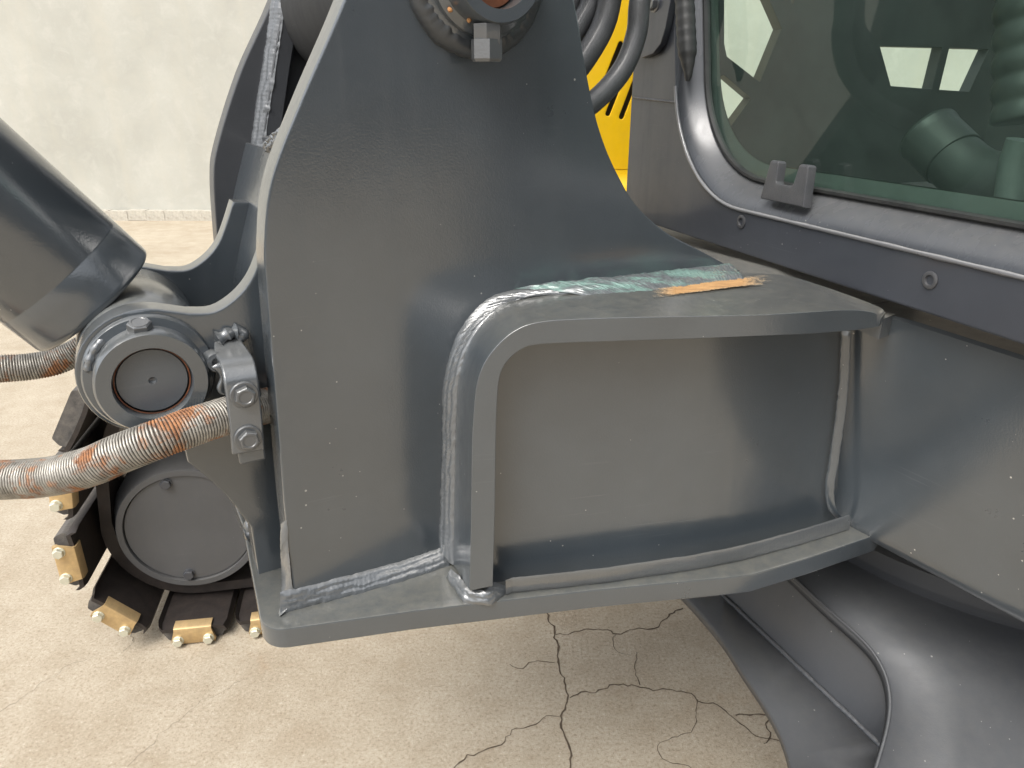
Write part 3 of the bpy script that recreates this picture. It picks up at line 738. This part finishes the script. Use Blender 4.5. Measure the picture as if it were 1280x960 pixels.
bm = bmesh.new(); loft(bm, rows, closed=True, capends=True); put('strap', bm, WELD, ct, 35, bev=.002)
hb3 = hex_me('hex_bolt', .0115, .008, .0155, .003)
for x, y, a in ((305, 493, .3), (310, 547, .7)):
    link('hex_bolt', hb3, BOLTP, ct, axis_frame(bp(x, y, .0145), -W, U * cos(a) + ZU * sin(a)))
bm = bmesh.new(); box(bm, bp(309, 552, .045), U, ZU, W, .030, .030, .055); put('spacer_block', bm, PAINT, ct, 35, bev=.003)
bm = bmesh.new(); box(bm, bp(305, 478, .055), U, ZU, W, .026, .022, .060); put('spacer_block', bm, PAINT, ct, 35, bev=.003)
rows = []
for i in range(13):
    k = i / 12; x = 266 + 14 * k + 6 * sin(k * 5.5); y = 462 + 34 * k
    rows.append([bp(x - 3 + 3 * k, y - 3, .04), bp(x + 6, y - 8 + 6 * k, .045), bp(x + 16 - 4 * sin(k * 6), y - 10 + 8 * k, .05 - .01 * sin(k * 4))])
bm = bmesh.new(); loft(bm, rows); o = put('bent_tab', bm, WELD, ct, 60); m_ = o.modifiers.new('s', 'SOLIDIFY'); m_.thickness = .004
bead('weld_bead', [[bp(270, 425, .085), bp(285, 416, .085), bp(300, 416, .086), bp(306, 424, .088)]], .008, WELD, ct, 170, rip=.4, wob=.4)
bm = bmesh.new(); lathe(bm, [(.012, 0), (.012, .03), (.010, .034), (.005, .034), (.004, .030), (0, .03)], axis_frame(bp(262, 448, .09), -W + U * .1 + ZU * .15), 24); put('weld_boss', bm, WELD, ct, 35)

# ================================================================ HYDRAULIC HOSES
def hose(label, pts, r, mat=RUBBERH):
    P = resample(cr([V(bp(x, y, d)) for x, y, d in pts], 8), .01); bm = bmesh.new(); tube(bm, P, r, 18)
    o = put('hydraulic_hose', bm, mat, None, 60); o['label'] = label; o['category'] = 'hose'; o['group'] = 'hydraulic hoses beside the bracket'; return o
hose('ribbed looking black hydraulic hose nearest the cab pillar, right of the yellow gap', [(815, -70, .22), (800, 0, .22), (796, 40, .22), (782, 80, .22), (760, 110, .22), (728, 138, .22), (690, 158, .22), (640, 170, .25)], .0165)
hose('dark hydraulic hose left of the yellow gap, behind the plate edge', [(770, -70, .25), (762, 0, .25), (754, 32, .25), (738, 62, .25), (716, 92, .25), (690, 112, .25), (640, 135, .27)], .0185)
hose('grey hydraulic hose with a pale sheen, second out from the curved plate edge', [(748, -70, .28), (739, 0, .28), (728, 25, .28), (712, 50, .28), (690, 72, .28), (650, 95, .29)], .0165)
hose('hydraulic hose closest to the curved plate edge, mostly hidden', [(724, -70, .31), (715, 0, .31), (704, 20, .31), (690, 40, .31), (660, 60, .31)], .0165)

# ================================================================ YELLOW HOOD
YH = 1.95
yt = thing('yellow_hood', 'bright yellow body cover with slanted vent slots behind the hoses', 'machine cover', (.25, YH, 1.2))
FY = frame_mat(V((0, YH, 0)), V((1, 0, 0)), ZU, V((0, 1, 0)))
def yz(px, py):
    p = onp(px, py, V((0, YH, 0)), V((0, 1, 0))); return (p.x, p.z)
def slot(x0, y0, x1, y1, w):
    a = V(yz(x0, y0)); b_ = V(yz(x1, y1)); t = (b_ - a).normalized(); n = V((-t.y, t.x)) * w; o = []
    for k in range(9): q = pi * k / 8; o.append(tuple(b_ + n * cos(q) + t * w * sin(q)))
    for k in range(9): q = pi * k / 8; o.append(tuple(a - n * cos(q) - t * w * sin(q)))
    return o
slots = [slot(760, 142, 792, 60, .006), slot(777, 146, 806, 70, .006), slot(743, 138, 776, 55, .006)]
bl0 = yz(690, 212); 
plate('hood_panel', [[(bl0[0], bl0[1]), (.37, bl0[1]), (.37, 2.0), (bl0[0], 2.0)]] + slots, FY, .012, YELLOW, yt, .003)
bm = bmesh.new(); rows = []
for x in (bl0[0], .37):
    r = []
    for k in range(9):
        a = k / 8 * pi / 2; r.append(V((x, YH + .002 - .05 * (1 - cos(a)), bl0[1] - .05 * sin(a))))
    r.append(V((x, YH - .05, .95))); rows.append(r)
loft(bm, rows); put('lower_panel', bm, YELLOW, yt, 60)
bm = bmesh.new(); box(bm, (.2, YH + .1, 1.5), V((1, 0, 0)), V((0, 1, 0)), ZU, .34, .02, 1.1); put('slot_dark_sheet', bm, BLACKP, yt, None)  # black sheet behind the vent slots, standing in for the dark inside the hood

# ================================================================ CAB
cab = thing('operator_cab', 'dark grey operator cab with rounded tinted side window', 'cab', CP(.5, 1.2, .5))
FC_ = lambda d: frame_mat(CP(0, 0, d), CU, ZU, CN)
a_l = -.085
Aend = 1.13
w_out = fil([(-.015, 1.95, .1), (.118, 1.268, .23), (1.03, 1.268, .12), (1.03, 1.95, .12)], 16)
w_in = fil([(.015, 1.915, .07), (.142, 1.306, .20), (.99, 1.306, .09), (.99, 1.915, .09)], 16)
w_gl = fil([(.045, 1.885, .06), (.170, 1.336, .18), (.96, 1.336, .07), (.96, 1.885, .07)], 16)
outer = fil([(a_l, 1.2, .004), (Aend, 1.2, .004), (Aend, 2.25, .1), (a_l, 2.25, .1)], 8)
plate('side_panel', [outer, w_out], FC_(0), .012, CABP, cab, .003)
bm = bmesh.new()
rows = [[CP(a, z, .004) for a, z in w_out]]
for k in range(1, 8):
    q = k / 7; rows.append([CP(o[0] + (i[0] - o[0]) * q, o[1] + (i[1] - o[1]) * q, .004 + .040 * (q ** 1.6)) for o, i in zip(w_out, w_in)])
loft(bm, rows, closed=True); put('window_recess', bm, paint('recess_paint', base=(.045, .05, .058), rough=.4, coat=.45, coat_r=.26, dust=.2, peel=.1), cab, 60)
def off(l, m, t): return [(a[0] + (b[0] - a[0]) * t, a[1] + (b[1] - a[1]) * t) for a, b in zip(l, m)]
bm = bmesh.new()
loft(bm, [[CP(*p, .044) for p in w_in], [CP(*p, .038) for p in off(w_in, w_gl, .12)], [CP(*p, .038) for p in off(w_in, w_gl, .25)], [CP(*p, .048) for p in off(w_in, w_gl, .32)]], closed=True)
put('window_seal', bm, SEAL, cab, 50)
win = plate('window_glass', [off(w_in, w_gl, .2)], FC_(.044), .006, GLASS, cab, .0006)
bm = bmesh.new(); loft(bm, [[CP(*p, .052) for p in off(w_in, w_gl, .2)], [CP(*p, .0525) for p in off(w_in, w_gl, .95)]], closed=True)
put('window_border', bm, GREYP, cab, None)
lo_edge = [CP(a, z, -.0006) for a, z in w_out if z < 1.60 and a < 1.0]
bm = bmesh.new(); tube(bm, resample(lo_edge, .008), lambda i: .0030 * (1 + .25 * noise.noise(V((i * .21, 0, 3)))), 8)
put('sill_edge', bm, paint('worn_sill_edge', base=(.12, .122, .128), rough=.3, dust=.5, dustc=(.5, .49, .46), fleck=0), cab, 60)
# pillar returns + rest of the shell
bm = bmesh.new()
for k, (a0, z0, a1, z1) in enumerate(((a_l + .005, 1.205, a_l + .005, 2.25),)):
    loft(bm, [[CP(a0, z0, .01), CP(a0, z0, .10)], [CP(a1, z1, .01), CP(a1, z1, .10)]])
box(bm, CP(a_l + .12, 2.26, .5), CU, CN, ZU, .24, 1.0, .04); box(bm, CP(Aend - .12, 2.26, .5), CU, CN, ZU, .24, 1.0, .04)
box(bm, CP((a_l + Aend) / 2, 1.225, .5), CU, CN, ZU, Aend - a_l - .02, .97, .03)
box(bm, CP(Aend - .012, 1.44, .5), CU, CN, ZU, .02, .95, .46)
put('cab_shell', bm, CABP, cab, None)
bm = bmesh.new(); loft(bm, [[CP(*p, .053) for p in w_gl], [CP(a_l + .02 if p[0] < .5 else Aend - .03, 1.25 if p[1] < 1.6 else 2.2, .10) for p in w_gl]], closed=True); put('inner_trim', bm, BLACKP, cab, None)
# front panel of the cab, with its openings measured through the side glass
FFR = frame_mat(CP(a_l + .01, 0, 0), CN, ZU, -CU)
def fz(px, py):
    p = onp(px, py, CP(a_l + .01, 0, 0), CU); q = p - CP(a_l + .01, 0, 0); return (q.dot(CN), p.z)
def z5(l): return [fz(780 + x * .390625, y * .390625) for x, y in l]
holes = [z5([(322, 140), (322, -60), (440, -60), (465, 0), (505, 92), (435, 262), (330, 180)]),
         z5([(282, 262), (320, 240), (408, 315), (315, 440), (290, 380)]),
         z5([(520, -30), (580, -60), (540, 15)]),
         z5([(820, 148), (1018, 153), (985, 285), (855, 275)]), z5([(1042, 154), (1168, 158), (1105, 293), (1010, 287)])]
plate('front_panel', [[(.012, 1.21), (.98, 1.21), (.98, 2.24), (.012, 2.24)]] + holes, FFR, .03, BLACKP, cab, .002)
plate('far_side_panel', [[(a_l, 1.2), (Aend, 1.2), (Aend, 2.25), (a_l, 2.25)], [(.05, 1.72), (.95, 1.72), (.95, 2.15), (.05, 2.15)]], FC_(.97), .02, BLACKP, cab, .002)
# screws and the window stop
sb = bmesh.new(); I4 = Matrix.Identity(4)
lathe(sb, [(.0105, 0), (.0105, .0015), (.0085, .0025), (.0062, .0022), (.0055, -.003), (0, -.004)], I4, 28, cap0=False); sme = finish(sb, 'screw_socket', 35); sme.materials.append(TRIMM)
db = bmesh.new(); lathe(db, [(.0058, -.001), (0, -.001)], I4, 16, False, False); dme = finish(db, 'socket_hole', None); dme.materials.append(BLACKP)
for x, y in ((927, 277), (1163, 350)):
    F = axis_frame(cp(x, y, -.0005), -CN); s = link('screw', sme, None, cab, F); link('socket_hole', dme, None, s, None)
st = []
a0, z0 = cz(981, 240, .018)
prof = fil([(-.046, -.022), (.052, -.022), (.043, .036, .005), (.024, .036, .005), (.020, .004, .005), (-.018, .004, .005), (-.022, .036, .005), (-.041, .036, .005)], 4)
tl = .12; Fst = frame_mat(cp(978, 234, .0), CU, (ZU * cos(tl) + CN * sin(tl)).normalized(), (CN * cos(tl) - ZU * sin(tl)).normalized())
plate('window_stop', [prof], Fst, .017, TRIMM, cab, .003)
# hinge plate and grab strip on the pillar
hin = [cz(780 + x * .390625, y * .390625, -.012) for x, y in [(62, -120), (72, 0), (50, 70), (28, 150), (34, 175), (60, 186), (95, 172), (120, 140), (135, 90), (152, 0), (155, -120)]]
plate('hinge_plate', [hin], FC_(-.014), .013, CABP, cab, .002)
link('hinge_bolt', hex_me('hinge_bolt', .012, .008, .015, .002), BOLTP, cab, axis_frame(cp(819, 4, -.014), -CN))
gs = [cp(780 + x * .390625, y * .390625, -.008) for x, y in [(190, -160), (192, -60), (196, 40), (200, 120), (204, 190), (206, 240), (203, 262)]]
P = resample(cr(gs, 6), .006); bm = bmesh.new(); tube(bm, P, lambda i: .0165 * min(1, .25 + (len(P) - 1 - i) / 11) * (1 + .05 * sin(i * 2.1)), 14); put('grab_strip', bm, SEAL, cab, 60)
bead('weld_bead', [[cp(791, 122, -.001), cp(845, 128, -.001)]], .002, CABP, cab, 180)

# things in the cab
dt = thing('air_duct', 'black elbow of air duct standing inside the cab window', 'duct', cp(1200, 235, .25))
P = [cp(x, y, .22) for x, y in [(1160, 168), (1176, 184), (1192, 200)]]; P2 = [cp(x, y, .22) for x, y in [(1192, 200), (1212, 216), (1236, 226), (1290, 232)]]
rd = .040
bm = bmesh.new(); tube(bm, resample(cr(P, 8), .006), lambda i: rd * (1.1 if i < 2 else 1.06), 28, caps=False); o = put('duct_collar', bm, BLACKP, dt, 60); m_ = o.modifiers.new('s', 'SOLIDIFY'); m_.thickness = .004
bm = bmesh.new(); tube(bm, resample(cr(P2, 10), .006), rd, 28); put('duct_elbow', bm, BLACKP, dt, 60)
bm = bmesh.new(); lathe(bm, [(rd * .95, .004), (0, .004)], axis_frame(P[0], (P[1] - P[0])), 24, False, False); put('duct_mouth', bm, SEAL, dt, None)
st = thing('driver_seat', 'dark operator seat edge and ribbed boot at the right of the cab window', 'seat', cp(1275, 120, .3))
c0 = cp(1292, -40, .25); c1 = cp(1286, 150, .25)
P = resample([c0, c1], .004); bm = bmesh.new(); tube(bm, P, lambda i: .040 + .005 * abs(sin(i * .38)), 24); put('ribbed_boot', bm, BLACKP, st, 60)
q = [cp(x, y, .17) for x, y in [(1278, 175), (1268, 205), (1262, 250)]]; bm = bmesh.new(); tube(bm, resample(cr(q, 6), .01), .018, 16); put('armrest_post', bm, GREYP, st, 60)
bm = bmesh.new(); box(bm, CP(1.0, 1.42, .55), CU, CN, ZU, .12, .45, .5); put('backrest', bm, BLACKP, st, 35, bev=.04)
bm = bmesh.new(); box(bm, CP(.76, 1.27, .58), CU, CN, ZU, .4, .38, .06); put('seat_cushion', bm, BLACKP, st, 35, bev=.04)

# ================================================================ CRAWLER TRACK
TY = radians(11); TU = V((cos(TY), sin(TY), 0)); TW = V((-sin(TY), cos(TY), 0))
TC = onz(237, 660, .305)
tk = thing('crawler_track', 'crawler track of dark shoes with yellow plated clips curving round the travel drive', 'crawler track', V((TC.x, TC.y, 0)))
RIN, ROUT = .250, .302
def shoe_frame(p, out):      # local x along the track, y outward, z towards the viewer
    x = (-TW).cross(out).normalized() * -1
    y = out; z = x.cross(y); return frame_mat(p, x, y, z), z
# meshes in local axes: x tangent, y outward, z axis (towards viewer at negative TW)
def lb(fn):
    bm = bmesh.new(); fn(bm); return bm
X, Y_, Z_ = V((1, 0, 0)), V((0, 1, 0)), V((0, 0, 1))
def pad(bm):
    o = fil([(-.078, .012, .006), (.078, .012, .006), (.082, .03, .008), (.070, .052, .008), (-.070, .052, .008), (-.082, .03, .008)], 3)
    loft(bm, [[V((x, y, z)) for x, y in o] for z in (.098, -.36)], closed=True, capends=True)
def shoe_pl(bm):
    prof = [(-.094, .016), (-.086, .004), (-.03, 0), (.03, 0), (.086, .004), (.094, -.010)]
    o = prof + [(x, y + .011) for x, y in prof[::-1]]
    loft(bm, [[V((x * (1 if z < .09 else .93), y, z)) for x, y in o] for z in (.112, .085, -.37)], closed=True, capends=True)
def clip(bm):
    # fold over the shoe's inner face, shoulder, then the end plate
    sec = [(.086, -.004), (.112, -.004), (.119, .000), (.1215, .008), (.122, .046), (.118, .052)]
    inn = [(z - .0045 if y > -.003 else z, y + (.004 if y < .0 else 0)) for z, y in sec]
    rows = []
    for x, k in ((-.052, .82), (-.050, 1), (-.044, 1), (.044, 1), (.050, 1), (.052, .82)):
        r = []
        for (z, y) in sec: r.append(V((x * (1.12 if y > .03 else .95), y * (k if y > 0 else 1), z)))
        for (z, y) in inn[::-1]: r.append(V((x * (1.12 if y > .03 else .95), y * (k if y > 0 else 1), z - .003)))
        rows.append(r)
    loft(bm, rows, closed=True, capends=True)
def link_(bm):
    for zc in (-.10, -.20):
        o = [(.095 * cos(a) * 1.0, -.035 + .028 * sin(a)) for a in [2 * pi * k / 16 for k in range(16)]]
        loft(bm, [[V((x, y, z)) for x, y in o] for z in (zc, zc - .03)], closed=True, capends=True)
pm, plm, cm, lm_ = [finish(lb(f), n, 35) for f, n in ((pad, 'rubber_pad'), (shoe_pl, 'shoe_plate'), (clip, 'clip'), (link_, 'chain_link'))]
for me, mt in ((pm, PADR), (plm, STEELD), (cm, GOLD), (lm_, STEELD)): me.materials.append(mt)
bme = hex_me('bolt', .0135, .011, .0150, .0025, False); bme.materials.append(ZINC)
def add_shoe(p, out, clipped=True):
    M, z = shoe_frame(p, out)
    s = link('track_shoe', plm, None, tk, M)
    for nm, me in (('rubber_pad', pm), ('clip', cm), ('chain_link', lm_)):
        if nm == 'clip' and not clipped: continue
        o = bpy.data.objects.new(nm, me); COL.objects.link(o); o.parent = s
    for sx in (-1, 1) if clipped else ():
        o = bpy.data.objects.new('bolt', bme); COL.objects.link(o); o.parent = s
        o.matrix_local = Matrix.Translation((sx * .040, .036, .1215))
STEP = .196; NL = 10
for a in (180, 224, 268):
    a = radians(a); out = TU * cos(a) + ZU * sin(a); add_shoe(TC + out * RIN, out)
for x, z, a in ((-.222, .212, 172), (-.165, .385, 150), (-.030, .455, 104)):
    a = radians(a); add_shoe(TC + TU * x + ZU * z, TU * cos(a) + ZU * sin(a), a > radians(170))
TOPZ = .46
for k in range(1, NL + 1):
    add_shoe(TC + TU * STEP * k - ZU * RIN, -ZU); add_shoe(TC + TU * STEP * k + ZU * TOPZ, ZU)
EC = TC + TU * STEP * (NL + .6)
for x, z, a in ((.22, -.13, -30), (.25, .07, 2), (.20, .27, 20), (.10, .40, 60)):
    a = radians(a); add_shoe(EC + TU * x + ZU * z, TU * cos(a) + ZU * sin(a))
bm = bmesh.new(); box(bm, (TC + EC) / 2 + TW * .17, TU, TW, ZU, STEP * NL - .25, .16, .24); put('track_frame', bm, PAINT_DARK, tk, 35, bev=.02)
loop = [(-.236 + .0, 0)] + [(.236 * cos(radians(a)), .236 * sin(radians(a))) for a in range(190, 271, 10)] + [(STEP * NL, -.236), (STEP * NL + .3, .1), (STEP * NL, .42), (0, .42), (-.15, .345), (-.215, .2)]
bm = bmesh.new(); rows = []
for dd in (.02, .30):
    rows.append([TC + TU * x + ZU * z + TW * dd for x, z in loop])
inner = [[TC + TU * (x * .86 if x < 0 else x) + ZU * (z + (.03 if z < .1 else -.03)) + TW * dd for x, z in loop] for dd in (.30, .02)]
loft(bm, rows + inner + [rows[0]], closed=True); put('chain', bm, STEELD, tk, 30)
bm = bmesh.new(); lathe(bm, [(.06, -.02), (.17, 0), (.215, .01), (.215, .06), (.17, .07), (.06, .09)], axis_frame(TC + TW * .10, TW), 40); lathe(bm, [(.05, 0), (.215, .01), (.215, .06), (.05, .07)], axis_frame(EC + TW * .10, TW), 40)
put('sprocket_wheel', bm, STEELD, tk, 35)

td = thing('travel_motor_cover', 'round dark grey drum cover with bolted end plate inside the track loop', 'drive cover', TC)
RD = .190
FTD = axis_frame(TC, -TW, TU)
bm = bmesh.new(); lathe(bm, [(RD * 1.12, -.16), (RD * 1.12, -.06), (RD * 1.005, -.012), (RD * 1.0, .004), (RD * .985, .009), (RD * .90, .009), (RD * .895, .006), (RD * .895, -.012)], FTD, 80, cap1=False); DRUMP = paint('drum_paint', base=(.058, .060, .064), rough=.5, coat=.25, coat_r=.3, dust=.15, fleck=.3)
put('drum', bm, DRUMP, td, 35)
bm = bmesh.new(); lathe(bm, [(RD * .892, -.012), (RD * .888, -.001), (RD * .88, .001), (0, .001)], FTD, 80, cap0=False); put('end_plate', bm, DRUMP, td, 35)
cbm = hex_me('cover_bolt', .0145, .011, .0165, .002, False); cbm.materials.append(CABP)
for a in (104, 261, 20):
    a = radians(a); link('cover_bolt', cbm, None, td, axis_frame(TC + (TU * cos(a) + ZU * sin(a)) * RD * .80 - TW * .001, -TW))

# ================================================================ UNDERCARRIAGE
uc = thing('undercarriage_frame', 'dark grey undercarriage leg with smooth curved top plate and wide foot flange below the bracket', 'undercarriage', V((.7, .9, 0)))
te = [onz(*p) for p in [(900, 640, .68), (955, 690, .68), (985, 715, .68), (1030, 757, .68), (1080, 802, .676), (1103, 835, .664), (1112, 868, .648), (1110, 905, .63), (1095, 960, .605), (1075, 1020, .58), (1050, 1100, .55)]]
te = cr(te, 5)
bm = bmesh.new(); rows = []
for k in range(11):
    q = k / 10; r = []
    for i, p in enumerate(te):
        t = p + V((1.05 * q, (.25 - .55 * (i / len(te))) * q * .6, 0))
        t.z = p.z + 0 * (.03 * sin(pi * min(1, q * 2.2)) if False else 0) - .05 * q * q * max(0, (i - len(te) * .4) / len(te))
        r.append(t)
    rows.append(r)
loft(bm, rows); o = put('top_plate', bm, BODYP, uc, 60); m_ = o.modifiers.new('s', 'SOLIDIFY'); m_.thickness = .018; m_.offset = -1; m_.use_rim = True
wl2 = cr([onz(*p) for p in [(820, 665, .55), (870, 712, .55), (900, 740, .55), (960, 797, .55), (1030, 864, .55), (1095, 926, .55), (1150, 985, .55), (1200, 1050, .55)]], 5)
bm = bmesh.new(); tube(bm, resample(te, .01), .0024, 8); put('plate_edge', bm, BODYP, uc, 60)
n = min(len(te), len(wl2))
tes = [te[int(i * (len(te) - 1) / (n - 1))] for i in range(n)]
inw = V((.012, .004, -.016))
wr = resample(wl2, .02)
def nearest_top(p, i, m):
    return resample(te, .005)
ter = resample(te, .01); wrr = [wl2[int(k / 39 * (len(wl2) - 1))] for k in range(40)]; tr_ = [ter[int(k / 39 * (len(ter) - 1))] for k in range(40)]
bm = bmesh.new(); loft(bm, [[a + inw, b_] for a, b_ in zip(tr_, wrr)]); put('leg_web', bm, BODYP, uc, 60)
oe = cr([onz(*p) for p in [(800, 690, .55), (855, 742, .55), (900, 793, .55), (930, 838, .55), (958, 880, .55), (978, 918, .55), (990, 960, .55), (998, 1020, .55), (1000, 1100, .55)]], 6)
oer = [oe[int(k / 39 * (len(oe) - 1))] for k in range(40)]
bm = bmesh.new(); loft(bm, [[a, b_ + V((.03, .01, 0))] for a, b_ in zip(oer, wrr)]); o = put('foot_flange', bm, BODYP, uc, 60); m_ = o.modifiers.new('s', 'SOLIDIFY'); m_.thickness = .02; m_.offset = -1
bead('weld_bead', [[p + V((-.002, -.002, .002)) for p in wl2]], .0042, BODYP, uc, 200, rip=.12)
bm = bmesh.new(); lathe(bm, [(.44, .675), (.44, .70), (.455, .705), (.455, .735), (.44, .74), (.43, .76), (.43, .80), (.47, .805), (.47, .83)], Matrix.Translation((.97, 1.30, 0)), 96, False, False); put('slewing_ring', bm, PAINT_DARK, uc, 35)
